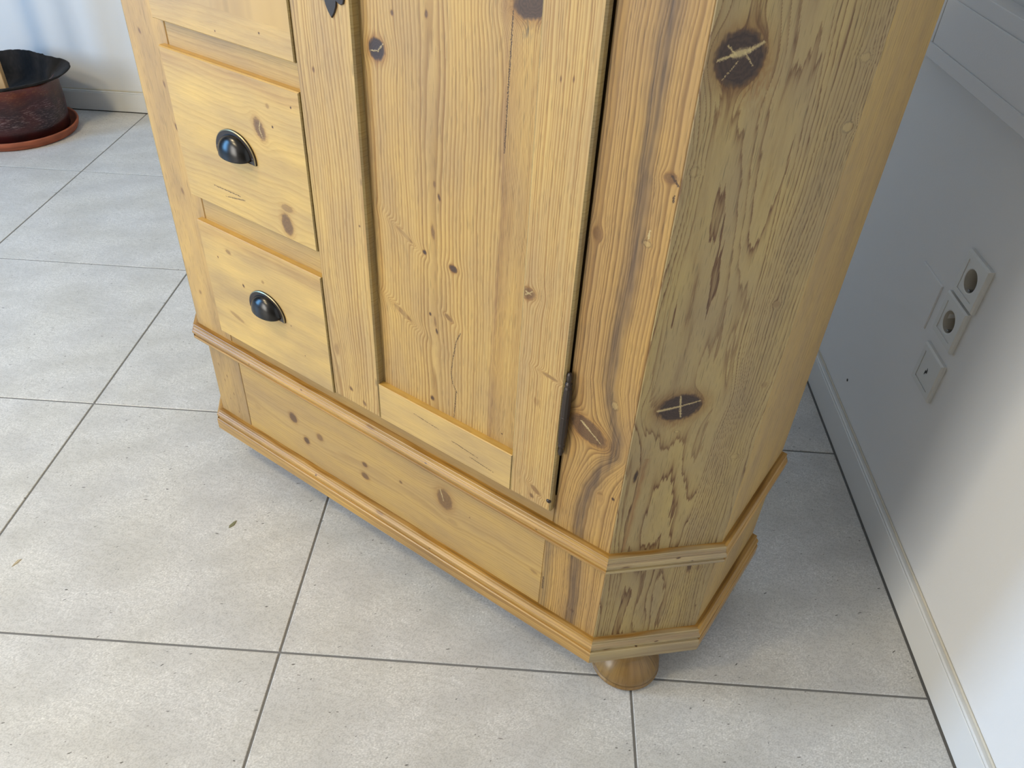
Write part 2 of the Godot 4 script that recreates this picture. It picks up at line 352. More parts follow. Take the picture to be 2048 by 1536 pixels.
	wood_spec("shaded_side_grain", 0.0, 0.0, 0.12, 0.12, 1000, false, 0.003, 0.5, Vector3(0.74, 0.63, 0.43), Vector3(0.54, 0.44, 0.27), {"wav": 0.001})  # drawer end grain and stile sides; some shade is put into the colour
	wood_spec("warm_lit_edge", 0.0, 0.0, 0.12, 0.12, 600, false, 0.006, 0.35, Vector3(0.86, 0.68, 0.38), Vector3(0.74, 0.53, 0.24), {"rough": 0.35})  # upward edges: glow of warm overhead light painted into the wood colour
	for i in 3:
		SPEC["tile_%d" % i] = {"kind": "tile", "u0": 0.0, "v0": 0.0, "w": 0.6, "h": 0.6, "W": int(820 * Q), "H": int(820 * Q), "seed": 40.0 + 13.7 * i, "rough": 0.42, "relief": 0.03, "pits": pits(7 + i)}
	SPEC["glaze"] = {"kind": "glaze", "u0": 0.0, "v0": 0.0, "w": 1.18, "h": 0.26, "W": 900, "H": 220, "seed": 77.0, "rough": 0.32, "relief": 0.12}
	SPEC["clay"] = {"kind": "clay", "u0": 0.0, "v0": 0.0, "w": 1.0, "h": 0.2, "W": 256, "H": 64, "seed": 91.0, "rough": 0.85, "relief": 0.03}
	SPEC["felt"] = {"kind": "felt", "u0": 0.0, "v0": 0.0, "w": 0.3, "h": 0.3, "W": 256, "H": 256, "seed": 95.0, "rough": 1.0, "relief": 0.5}
	for k in SPEC:
		var y := 0
		while y < SPEC[k].H:
			jobs.append([k, y, mini(y + 60, SPEC[k].H)])
			y += 60
	var g := WorkerThreadPool.add_group_task(run_job, jobs.size())
	WorkerThreadPool.wait_for_group_task_completion(g)
	for k in SPEC:
		var S = SPEC[k]
		var data := PackedByteArray()
		var y := 0
		while y < S.H:
			data.append_array(done[[k, y]])
			y += 60
		var im := Image.create_from_data(S.W, S.H, false, Image.FORMAT_RGB8, data)
		var tx := ImageTexture.create_from_image(im)
		var m := StandardMaterial3D.new()
		m.albedo_texture = tx
		m.roughness = S.rough
		m.metallic_specular = 0.5
		m.texture_repeat = S.kind != "wood" and S.kind != "tile"
		if S.relief > 0.0:
			m.heightmap_enabled = true
			m.heightmap_texture = tx
			m.heightmap_scale = S.relief
		if S.kind == "wood":
			m.albedo_color = Color(0.88, 0.89, 0.85)
		if k in ["shaded_side_grain", "warm_lit_edge"]:
			m.heightmap_enabled = false
			m.texture_repeat = true
			m.uv1_triplanar = true
			m.uv1_scale = Vector3(8, 8, 8)
		if k in ["foot", "glaze", "clay"]:
			m.texture_repeat = true
			m.uv1_scale = Vector3(1, 1.0 / S.h, 1)
		MAT[k] = m
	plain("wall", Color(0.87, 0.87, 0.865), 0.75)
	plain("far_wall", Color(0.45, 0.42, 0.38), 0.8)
	plain("ceiling", Color(0.74, 0.73, 0.71), 0.9)
	plain("white_paint", Color(0.84, 0.84, 0.83), 0.45)
	plain("white_plastic", Color(0.83, 0.83, 0.815), 0.32)
	plain("casing", Color(0.82, 0.815, 0.81), 0.45)
	plain("caulk", Color(0.80, 0.77, 0.70), 0.7)
	plain("grout", Color(0.47, 0.465, 0.455), 0.95)
	plain("black", Color(0.03, 0.03, 0.03), 0.6)
	plain("socket_well", Color(0.74, 0.72, 0.68), 0.5)
	plain("core", Color(0.45, 0.34, 0.2), 0.8)
	plain("iron", Color(0.25, 0.22, 0.20), 0.38, 0.6)
	plain("forged", Color(0.23, 0.20, 0.175), 0.5, 0.35)
	plain("bronze", Color(0.23, 0.225, 0.22), 0.25, 0.9)
	plain("brass", Color(0.66, 0.60, 0.46), 0.35, 0.9)
	plain("steel", Color(0.6, 0.6, 0.6), 0.3, 0.9)
	plain("lath", Color(0.80, 0.63, 0.42), 0.7)
	plain("leaf_green", Color(0.47, 0.46, 0.33), 0.7)
	plain("leaf_tan", Color(0.70, 0.64, 0.52), 0.7)
	plain("frame_white", Color(0.85, 0.85, 0.85), 0.4)
	var gl := StandardMaterial3D.new()
	gl.transparency = BaseMaterial3D.TRANSPARENCY_ALPHA
	gl.albedo_color = Color(0.95, 0.98, 1.0, 0.06)
	gl.roughness = 0.0
	MAT.glass = gl
	var lamp := StandardMaterial3D.new()
	lamp.albedo_color = Color(0.9, 0.87, 0.8)
	lamp.emission_enabled = true
	lamp.emission = Color(1.0, 0.80, 0.56)
	lamp.emission_energy_multiplier = 1.5
	MAT.lamp = lamp
	var wn := NoiseTexture2D.new()
	wn.width = 256
	wn.height = 256
	wn.seamless = true
	var fn := FastNoiseLite.new()
	fn.frequency = 0.06
	fn.seed = 5
	wn.noise = fn
	wn.as_normal_map = true
	wn.bump_strength = 1.5
	for k in ["wall", "casing"]:
		var m: StandardMaterial3D = MAT[k]
		m.normal_enabled = true
		m.normal_texture = wn
		m.normal_scale = 0.25
		m.uv1_triplanar = true
		m.uv1_world_triplanar = true
		m.uv1_scale = Vector3(14, 14, 14)

func plain(called, col, rough, metal := 0.0):
	var m := StandardMaterial3D.new()
	m.albedo_color = col
	m.roughness = rough
	m.metallic = metal
	MAT[called] = m

func pits(seed) -> Array:
	var r := RandomNumberGenerator.new()
	r.seed = seed * 101
	var grid := {}
	for i in 330:
		var c := Vector2(r.randf(), r.randf()) * 0.6
		var big := pow(r.randf(), 4.0)
		var p := [c.x, c.y, lerpf(0.0004, 0.0014, big) * r.randf_range(1.0, 3.2), lerpf(0.0003, 0.0009, big), r.randf_range(-0.2, 0.9), r.randf_range(0.35, 0.95)]
		for gx in range(int((c.x - 0.006) / 0.02), int((c.x + 0.006) / 0.02) + 1):
			for gy in range(int((c.y - 0.006) / 0.02), int((c.y + 0.006) / 0.02) + 1):
				var key := gx * 100 + gy
				if not grid.has(key):
					grid[key] = []
				grid[key].append(p)
	return [grid]

func run_job(i: int):
	var j = jobs[i]
	var S = SPEC[j[0]]
	var d: PackedByteArray
	match S.kind:
		"wood": d = wood_band(S, j[1], j[2])
		"tile": d = tile_band(S, j[1], j[2])
		_: d = other_band(S, j[1], j[2])
	lock.lock()
	done[[j[0], j[1]]] = d
	lock.unlock()

func wood_band(S, y0: int, y1: int) -> PackedByteArray:
	var out := PackedByteArray()
	var W: int = S.W
	var H: int = S.H
	out.resize(W * (y1 - y0) * 3)
	var n0: FastNoiseLite = N[0]
	var n1: FastNoiseLite = N[1]
	var n2: FastNoiseLite = N[2]
	var n3: FastNoiseLite = N[3]
	var sd: float = S.seed
	var vert: bool = S.vert
	var sp: float = S.sp
	var con: float = S.con
	var early: Vector3 = S.early
	var late: Vector3 = S.late
	var wav: float = S.wav
	var flat: float = S.flat
	var hasmid: bool = S.mid.size() > 0
	var mc: float = S.mid[0] if hasmid else 0.0
	var md: float = S.mid[1] if hasmid else 0.0
	var hasfine: bool = S.fine.size() > 0
	var bend: bool = S.has("bend")
	var loops: float = S.get("loops", 0.0)
	var u0: float = S.u0
	var uw: float = S.w / W
	var power: float = S.power
	var blotch: float = S.blotch
	var tick: float = 0.28 if vert else 0.10
	var o := 0
	for y in range(y0, y1):
		var v: float = S.v0 + S.h * (1.0 - (y + 0.5) / H)
		var kn := []
		for k in S.knots:
			var reach: float = maxf(k[2], k[3]) * 5.0
			if absf(v - k[1]) < reach:
				kn.append([k[0], k[1], k[2], k[3], k[4], cos(k[5]), sin(k[5]), k[6]])
		var ln := []
		for l in S.lines:
			if v > minf(l[1], l[3]) - 0.004 and v < maxf(l[1], l[3]) + 0.004:
				ln.append(l)
		var sk := []
		for s in S.streaks:
			var p = s[0]
			if s.size() > 4:
				sk.append([p[0][0], v - p[0][1], s[1], s[2], s[3], true])
			elif vert:
				for i in p.size() - 1:
					if (v <= p[i][1] and v >= p[i + 1][1]):
						var t: float = (v - p[i][1]) / (p[i + 1][1] - p[i][1])
						sk.append([lerpf(p[i][0], p[i + 1][0], t), 0.0, s[1], s[2], s[3], false])
						break
			else:
				sk.append([0.0, v - p[0][1], s[1], s[2], s[3], true])
		var nk := kn.size()
		var lowwarp := 0.0
		var bl := 0.0
		for x in W:
			var u: float = u0 + uw * (x + 0.5)
			var a := u if vert else v
			var b := v if vert else u
			if x % 3 == 0:
				lowwarp = n0.get_noise_2d(b * 3.0 + sd, a * 7.0)
				bl = n2.get_noise_2d(a * 13.0 + sd, b * 4.0) + 0.5 * n0.get_noise_2d(a * 40.0, b * 11.0 + sd)
			var aw := a + wav * lowwarp + wav * 0.25 * n1.get_noise_2d(b * 14.0, a * 30.0 + sd)
			if bend:
				for s in sk:
					if s[5] == false and s[2] > 0.0095:
						aw -= (s[0] + 0.045) * exp(-pow((u - s[0]) / 0.045, 2.0))
						break
			var kd := 99.0
			var ks := 0.0
			var kr := 0.0
			for i in nk:
				var k = kn[i]
				var dx: float = u - k[0]
				var dy: float = v - k[1]
				var rx: float = (dx * k[5] + dy * k[6]) / k[2]
				var ry: float = (-dx * k[6] + dy * k[5]) / k[3]
				var d2 := rx * rx + ry * ry
				if d2 < 30.0:
					var q := maxf(d2, 1.0)
					aw -= k[7] * ((dx if vert else dy) / q) * exp(-q * 0.07)
				if d2 < kd:
					kd = d2
					ks = k[4]
					kr = k[2]
			var R: float
			if flat > 0.0:
				var edge := maxf(aw - 0.108, 0.0)
				R = 2.3 * n2.get_noise_2d(aw * 11.0 + sd, b * 1.5) + 0.85 * n0.get_noise_2d(aw * 30.0, b * 4.0 + sd) + 0.17 * n1.get_noise_2d(aw * 170.0, b * 12.0) + 0.07 * n3.get_noise_2d(aw * 520.0, b * 20.0) + aw * 16.0 + edge * 240.0 + maxf(0.022 - aw, 0.0) * 170.0
				if flat < 0.9:
					R = n2.get_noise_2d(aw * 8.0 + sd, b * 1.2) * 1.6 + aw / sp
			elif hasmid:
				var da := aw - mc
				R = signf(da) * (sqrt(da * da + md * md) - md) / sp + n2.get_noise_2d(b * 2.2 + sd, aw * 9.0) * (0.7 + loops)
			else:
				R = aw / sp + 0.8 * n2.get_noise_2d(aw * 60.0 + sd, b * 0.8)
			if hasfine and aw > S.fine[0]:
				R += (aw - S.fine[0]) * S.fine[1]
			var t := R - floorf(R)
			var lw := pow(t / 0.86, power) if t < 0.86 else 1.0 - (t - 0.86) / 0.14
			if flat > 0.9:
				lw = 0.35 * t * t * t + 0.75 * (pow(t / 0.94, 9.0) if t < 0.94 else 1.0 - (t - 0.94) / 0.06)
			var amp := 0.72 + 0.45 * n3.get_noise_2d(floorf(R) * 3.7 + sd, b * 1.5)
			var fib := n1.get_noise_2d(a * 900.0, b * 26.0 + sd)
			var mixv := clampf(lw * con * amp, 0.0, 1.0)
			var c := early.lerp(late, mixv)
			for s in sk:
				var g: float
				if s[5] == false:
					g = (u - s[0] + 0.002 * n0.get_noise_2d(b * 30.0, a * 8.0)) / s[2]
					g = exp(-g * g)
				elif s[0] == 0.0:
					g = (s[1] + 0.006 * n0.get_noise_2d(u * 8.0, 3.0)) / s[2]
					g = exp(-g * g)
				else:
					var gx: float = (u - s[0]) / s[2]
					var gy: float = s[1] / (s[2] * 1.4)
					g = exp(-gx * gx - gy * gy) * clampf(0.5 + 1.5 * n3.get_noise_2d(a * 300.0, b * 90.0), 0.0, 1.0)
				g *= s[3] * (0.8 + 0.35 * n3.get_noise_2d(a * 160.0 + sd, b * 7.0))
				c = c.lerp(s[4] * (1.0 - 0.35 * mixv), clampf(g, 0.0, 1.0))
			c *= (1.0 + 0.035 * fib + blotch * bl) * (1.0 - tick * clampf(fib * 2.6 - 1.45, 0.0, 1.0))
			c.z *= 1.0 - 0.05 * bl
			if kd < 4.0:
				var d := sqrt(kd)
				var soft := clampf(0.55 - kr * 32.0, 0.10, 0.45)
				var rag := d + 0.06 * n3.get_noise_2d(u * 140.0, v * 140.0) + soft * 0.5 * n1.get_noise_2d(a * 700.0, b * 60.0)
				if ks >= 0.0:
					var halo := clampf((2.0 - rag) / 1.0, 0.0, 1.0)
					c = c.lerp(Vector3(c.x * 0.78, c.y * 0.66, c.z * 0.52), halo * halo * ks * 0.75)
					var inn := clampf((1.05 + soft * 0.4 - rag) / (0.12 + soft), 0.0, 1.0)
					var rings := 0.5 + 0.5 * sin(rag * (9.0 + kr * 900.0) + 2.0 * n0.get_noise_2d(u * 120.0, v * 120.0))
					var kc := Vector3(0.44, 0.31, 0.215).lerp(Vector3(0.235, 0.17, 0.15), clampf(ks * 1.7 - 0.8, 0.0, 1.0)) * (0.86 + 0.22 * rings)
					c = c.lerp(kc, inn * clampf(ks * 1.15, 0.0, 1.0))
				else:
					var inn2 := clampf((1.0 - rag) / 0.25, 0.0, 1.0)
					var rim := exp(-pow((rag - 1.05) / 0.16, 2.0))
					c = c.lerp(Vector3(0.82, 0.70, 0.48), inn2 * -ks)
					c = c * (1.0 - 0.3 * rim * -ks)
			for l in ln:
				var ax: float = l[2] - l[0]
				var ay: float = l[3] - l[1]
				var tt := clampf(((u - l[0]) * ax + (v - l[1]) * ay) / (ax * ax + ay * ay), 0.0, 1.0)
				var ex: float = u - l[0] - ax * tt
				var ey: float = v - l[1] - ay * tt
				var jag := 0.0009 * n1.get_noise_2d(u * 500.0, v * 500.0)
				var dd: float = absf(sqrt(ex * ex + ey * ey) + jag) / (l[4] * (1.15 - 0.7 * absf(tt - 0.4)))
				if dd < 1.6:
					var g := clampf(1.6 - dd, 0.0, 1.0)
					c = c.lerp(Vector3(0.86, 0.76, 0.56) if l[5] > 0 else Vector3(0.28, 0.19, 0.12), g * 0.85)
			out[o] = clampi(int(c.x * 255.0), 0, 255)
			out[o + 1] = clampi(int(c.y * 255.0), 0, 255)
			out[o + 2] = clampi(int(c.z * 255.0), 0, 255)
			o += 3
	return out

func tile_band(S, y0: int, y1: int) -> PackedByteArray:
	var out := PackedByteArray()
	var W: int = S.W
	out.resize(W * (y1 - y0) * 3)
	var n0: FastNoiseLite = N[0]
	var n1: FastNoiseLite = N[1]
	var n2: FastNoiseLite = N[2]
	var n3: FastNoiseLite = N[3]
	var sd: float = S.seed
	var grid: Dictionary = S.pits[0]
	var o := 0
	for y in range(y0, y1):
		var v: float = 0.6 * (y + 0.5) / W
		var warp := 0.0
		var big := 0.0
		var warm := 0.0
		for x in W:
			var u: float = 0.6 * (x + 0.5) / W
			# the stone runs slantwise across the tile
			var a := u * 0.93 - v * 0.36
			var b := u * 0.36 + v * 0.93
			if x % 4 == 0:
				warp = 0.008 * n0.get_noise_2d(a * 24.0 + sd, b * 30.0)
				big = n1.get_noise_2d(a * 5.0 + sd, b * 9.0) + 0.5 * n2.get_noise_2d(a * 17.0 + sd, b * 26.0)
				warm = 0.5 + 0.5 * n2.get_noise_2d(u * 5.0 + sd, v * 5.0)
			var mid := n2.get_noise_2d((a + warp) * 70.0, (b + warp) * 130.0 + sd)
			var vein := 1.0 - absf(n0.get_noise_2d((a + warp) * 60.0 + sd, (b + warp) * 130.0))
			var fine := n3.get_noise_2d(a * 210.0 + sd, b * 340.0)
			var grain := n1.get_noise_2d(u * 620.0, v * 620.0 + sd)
			var patch := clampf(0.5 + 0.9 * big, 0.0, 1.0)
			var l := 0.765 + 0.020 * big + 0.034 * mid + 0.052 * fine + 0.042 * grain
			l += 0.08 * pow(vein, 8.0) * patch * clampf(0.4 + fine, 0.0, 1.0)
			l -= 0.05 * clampf(fine * 2.0 + mid - 1.0, 0.0, 1.0) * (1.0 - patch)
			var cell = grid.get(int(u / 0.02) * 100 + int(v / 0.02))
			var pit := 0.0
			if cell != null:
				for p in cell:
					var dx: float = u - p[0]
					var dy: float = v - p[1]
					var ca := cos(p[4])
					var sa := sin(p[4])
					var ex: float = (dx * ca - dy * sa) / p[2]
					var ey: float = (dx * sa + dy * ca) / p[3]
					var d := ex * ex + ey * ey + 0.5 * grain
					if d < 1.3:
						pit = maxf(pit, clampf((1.3 - d) * 1.4, 0.0, 1.0) * p[5])
			l *= 1.0 - 0.75 * pit
			out[o] = clampi(int((l + 0.004) * 255.0), 0, 255)
			out[o + 1] = clampi(int((l - 0.004 - 0.004 * warm) * 255.0), 0, 255)
			out[o + 2] = clampi(int((l - 0.016 - 0.018 * warm) * 255.0), 0, 255)
			o += 3
	return out

func other_band(S, y0: int, y1: int) -> PackedByteArray:
	var out := PackedByteArray()
	var W: int = S.W
	out.resize(W * (y1 - y0) * 3)
	var sd: float = S.seed
	var o := 0
	for y in range(y0, y1):
		var v: float = S.h * (y + 0.5) / S.H
		for x in W:
			var u: float = S.w * (x + 0.5) / W
			var c: Vector3
			if S.kind == "glaze":
				var f: float = v / S.h
				var n: float = N[0].get_noise_2d(u * 9.0 + sd, v * 22.0)
				var m: float = N[1].get_noise_2d(u * 30.0 + sd, v * 260.0)
				var k: float = N[2].get_noise_2d(u * 90.0, v * 420.0 + sd)
				c = Vector3(0.235, 0.085, 0.085).lerp(Vector3(0.15, 0.065, 0.075), clampf(0.5 + n, 0.0, 1.0))
				var top := clampf((0.86 - absf(f - 0.72) * 5.0) + 0.6 * n, 0.0, 1.0)
				c = c.lerp(Vector3(0.40, 0.17, 0.10), top * 0.8)
				c = c.lerp(Vector3(0.46, 0.33, 0.19), clampf(top * (k + m - 0.35), 0.0, 0.6))
				var band := exp(-pow((f - 0.38 + 0.10 * n) / 0.15, 2.0))
				c = c.lerp(Vector3(0.50, 0.44, 0.43), clampf(band * (m * 1.3 + k * 0.8 - 0.15), 0.0, 0.75))
			elif S.kind == "clay":
				var n: float = N[0].get_noise_2d(u * 20.0 + sd, v * 60.0)
				c = Vector3(0.60, 0.33, 0.22) * (1.0 + 0.10 * n)
			else:
				var n: float = N[0].get_noise_2d(u * 60.0 + sd, v * 60.0) + 0.7 * N[1].get_noise_2d(u * 300.0, v * 300.0)
				c = Vector3(0.115, 0.10, 0.09) * (1.0 + 0.35 * n)
			out[o] = clampi(int(c.x * 255.0), 0, 255)
			out[o + 1] = clampi(int(c.y * 255.0), 0, 255)
			out[o + 2] = clampi(int(c.z * 255.0), 0, 255)
			o += 3
	return out

# ------------------------------------------------------------------ the room
const XW := 1.12      # inner face of the right wall
const ZB := -2.37     # inner face of the back wall
const XL := -3.6
const ZF := 4.2
const YC := 2.6

func build_room():
	var fl := node("floor")
	fl.set_meta("kind", "structure")
	put("floor_slab", box(XL - 0.1, -0.16, ZB - 0.1, XW + 0.1, -0.012, ZF + 0.1, 0.0), MAT.grout, fl)
	put("grout", box(XL, -0.0119, ZB, XW, -0.0016, ZF, 0.0), MAT.grout, fl)
	var r := RandomNumberGenerator.new()
	r.seed = 4
	var cache := {}
	for i in range(-6, 2):
		for j in range(-3, 8):
			var x0 := (i - 0) * 0.6
			var z0 := (j - 1) * 0.6
			var a := maxf(x0 + 0.002, XL)
			var b := minf(x0 + 0.598, 1.1045)
			var c := maxf(z0 + 0.002, ZB + 0.0155)
			var d := minf(z0 + 0.598, ZF)
			var turn := r.randi() % 2
			var variant := r.randi() % 3
			var key := [snappedf(a - x0, 0.0001), snappedf(b - x0, 0.0001), snappedf(c - z0, 0.0001), snappedf(d - z0, 0.0001), turn]
			if not cache.has(key):
				cache[key] = tile_mesh(key[0], key[1], key[2], key[3], turn)
			put("tile", cache[key], MAT["tile_%d" % variant], fl, Transform3D(Basis(), Vector3(x0, 0, z0)))
	# walls; left one has a window, plus one added to brighten the back wall
	var wr := surf()
	box_into(wr, XW, -0.02, ZB - 0.2, XW + 0.2, YC, -0.443, 0.0)
	box_into(wr, XW, -0.02, -0.398, XW + 0.2, YC, ZF + 0.2, 0.0)
	box_into(wr, XW, -0.02, -0.443, XW + 0.2, 0.4620, -0.398, 0.0)
	box_into(wr, XW, 0.5050, -0.443, XW + 0.2, 0.5480, -0.398, 0.0)
	box_into(wr, XW, 0.5910, -0.443, XW + 0.2, YC, -0.398, 0.0)
	struct("wall_right", finish(wr), MAT.wall)
	struct("wall_back", box(XL - 0.2, -0.02, ZB - 0.2, XW, YC, ZB, 0.0), MAT.wall)
	struct("ceiling", box(XL - 0.2, YC, ZB - 0.2, XW + 0.2, YC + 0.2, ZF + 0.2, 0.0), MAT.ceiling)
	wall_with_window("wall_left", ["window_1", "added_window_2"], Transform3D(Basis(Vector3(0, 0, -1), Vector3.UP, Vector3(1, 0, 0)), Vector3(XL, 0, 0)), -ZF, -ZB, [[-3.2, -1.4], [-0.35, 0.6]], 0.35, 2.45)
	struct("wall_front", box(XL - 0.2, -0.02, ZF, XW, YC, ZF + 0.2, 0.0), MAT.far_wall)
	# skirting: a flat board with a pale sealed top edge
	skirting("baseboard_right", Transform3D(Basis(Vector3(0, 0, -1), Vector3.UP, Vector3(-1, 0, 0)), Vector3(XW, 0, 0)), -ZF, -ZB)
	skirting("baseboard_back", Transform3D(Basis(Vector3(1, 0, 0), Vector3.UP, Vector3(0, 0, 1)), Vector3(0, 0, ZB)), XL, XW - 0.013)
	# two warm ceiling lamps
	ceiling_lamp(Vector3(-1.75, YC, 0.85), "warm square ceiling lamp nearer the camera")
	ceiling_lamp(Vector3(-1.55, YC, -0.05), "warm square ceiling lamp nearer the back wall")

func tile_mesh(a, b, c, d, turn) -> ArrayMesh:
	var st := surf()
	var e := 0.0012
	var f := [Vector3(a + e, 0, c + e), Vector3(b - e, 0, c + e), Vector3(b - e, 0, d - e), Vector3(a + e, 0, d - e)]
	var g := [Vector3(a, -0.0009, c), Vector3(b, -0.0009, c), Vector3(b, -0.0009, d), Vector3(a, -0.0009, d)]
	var uv := func(p): return Vector2(p.x, p.z) / 0.6 if turn == 0 else Vector2(1, 1) - Vector2(p.x, p.z) / 0.6
	quad(st, f[0], f[1], f[2], f[3], Vector3.UP, uv.call(f[0]), uv.call(f[1]), uv.call(f[2]), uv.call(f[3]))
	for k in 4:
		var j := (k + 1) % 4
		var o: Vector3 = (g[k] + g[j]) / 2.0 - Vector3((a + b) / 2.0, 0, (c + d) / 2.0)
		quad(st, g[k], g[j], f[j], f[k], Vector3(o.x, 0.3, o.z), uv.call(g[k]), uv.call(g[j]), uv.call(f[j]), uv.call(f[k]))
		var dn := Vector3(0, -0.011, 0)
		quad(st, g[k], g[j], g[j] + dn, g[k] + dn, Vector3(o.x, 0, o.z), uv.call(g[k]), uv.call(g[j]), uv.call(g[j]), uv.call(g[k]))
	return finish(st)

func wall_with_window(called, names, at, x0, x1, holes, low, high):
	var st := surf()
	box_into(st, x0 - 0.2, -0.02, -0.2, x1 + 0.2, low, 0.0, 0.0)
	box_into(st, x0 - 0.2, high, -0.2, x1 + 0.2, YC, 0.0, 0.0)
	var from: float = x0 - 0.2
	for h in holes:
		box_into(st, from, low, -0.2, h[0], high, 0.0, 0.0)
		from = h[1]
	box_into(st, from, low, -0.2, x1 + 0.2, high, 0.0, 0.0)
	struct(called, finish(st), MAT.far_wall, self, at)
	for i in holes.size():
		var a: float = holes[i][0]
		var b: float = holes[i][1]
		var m := (a + b) / 2.0
		var w := node(names[i])
		w.set_meta("kind", "structure")
		w.transform = at
		var fr := surf()
		for x in [a, m - 0.03, b - 0.06]:
			box_into(fr, x, low, -0.14, x + 0.06, high, -0.09, 0.004)
		for y in [low, high - 0.06]:
			box_into(fr, a, y, -0.14, b, y + 0.06, -0.09, 0.004)
		put("window_frame", finish(fr), MAT.frame_white, w)
		put("pane", box(a + 0.06, low + 0.06, -0.118, m - 0.03, high - 0.06, -0.112, 0.0), MAT.glass, w)
		put("pane", box(m + 0.03, low + 0.06, -0.118, b - 0.06, high - 0.06, -0.112, 0.0), MAT.glass, w)

func skirting(called, at, x0, x1):
	var o := node(called)
	o.set_meta("kind", "structure")
	o.transform = at
	put("skirting_board", box(x0, 0.0015, 0.0, x1, 0.074, 0.0126, 0.0015), MAT.white_paint, o)
	put("top_edge", box(x0, 0.0735, 0.0, x1, 0.079, 0.0108, 0.002), MAT.white_paint, o)
	put("sealant", box(x0, 0.0785, 0.0, x1, 0.0835, 0.003, 0.001), MAT.caulk, o)

func ceiling_lamp(at, label):
	var o := node("ceiling_lamp")
	o.position = at
	tag(o, label, "ceiling lamp", "warm lamps on the ceiling")
	put("housing", box(-0.2, -0.05, -0.2, 0.2, 0.0, 0.2, 0.006), MAT.frame_white, o)
	put("diffuser", box(-0.18, -0.056, -0.18, 0.18, -0.049, 0.18, 0.002), MAT.lamp, o)
	daylight("lamp_light", at + Vector3(0, -0.06, 0), Vector3(0, -1, 0), Vector2(0.36, 0.36), Color(1.0, 0.92, 0.75), 2.85)

# ------------------------------------------------------------------ the cabinet
const FCU := -0.004        # right front corner of the carcass
const FW := -0.02          # plane of the carcass front
const CUT := 0.121         # how far the cut corner runs along the front's direction
const BACK := -0.385

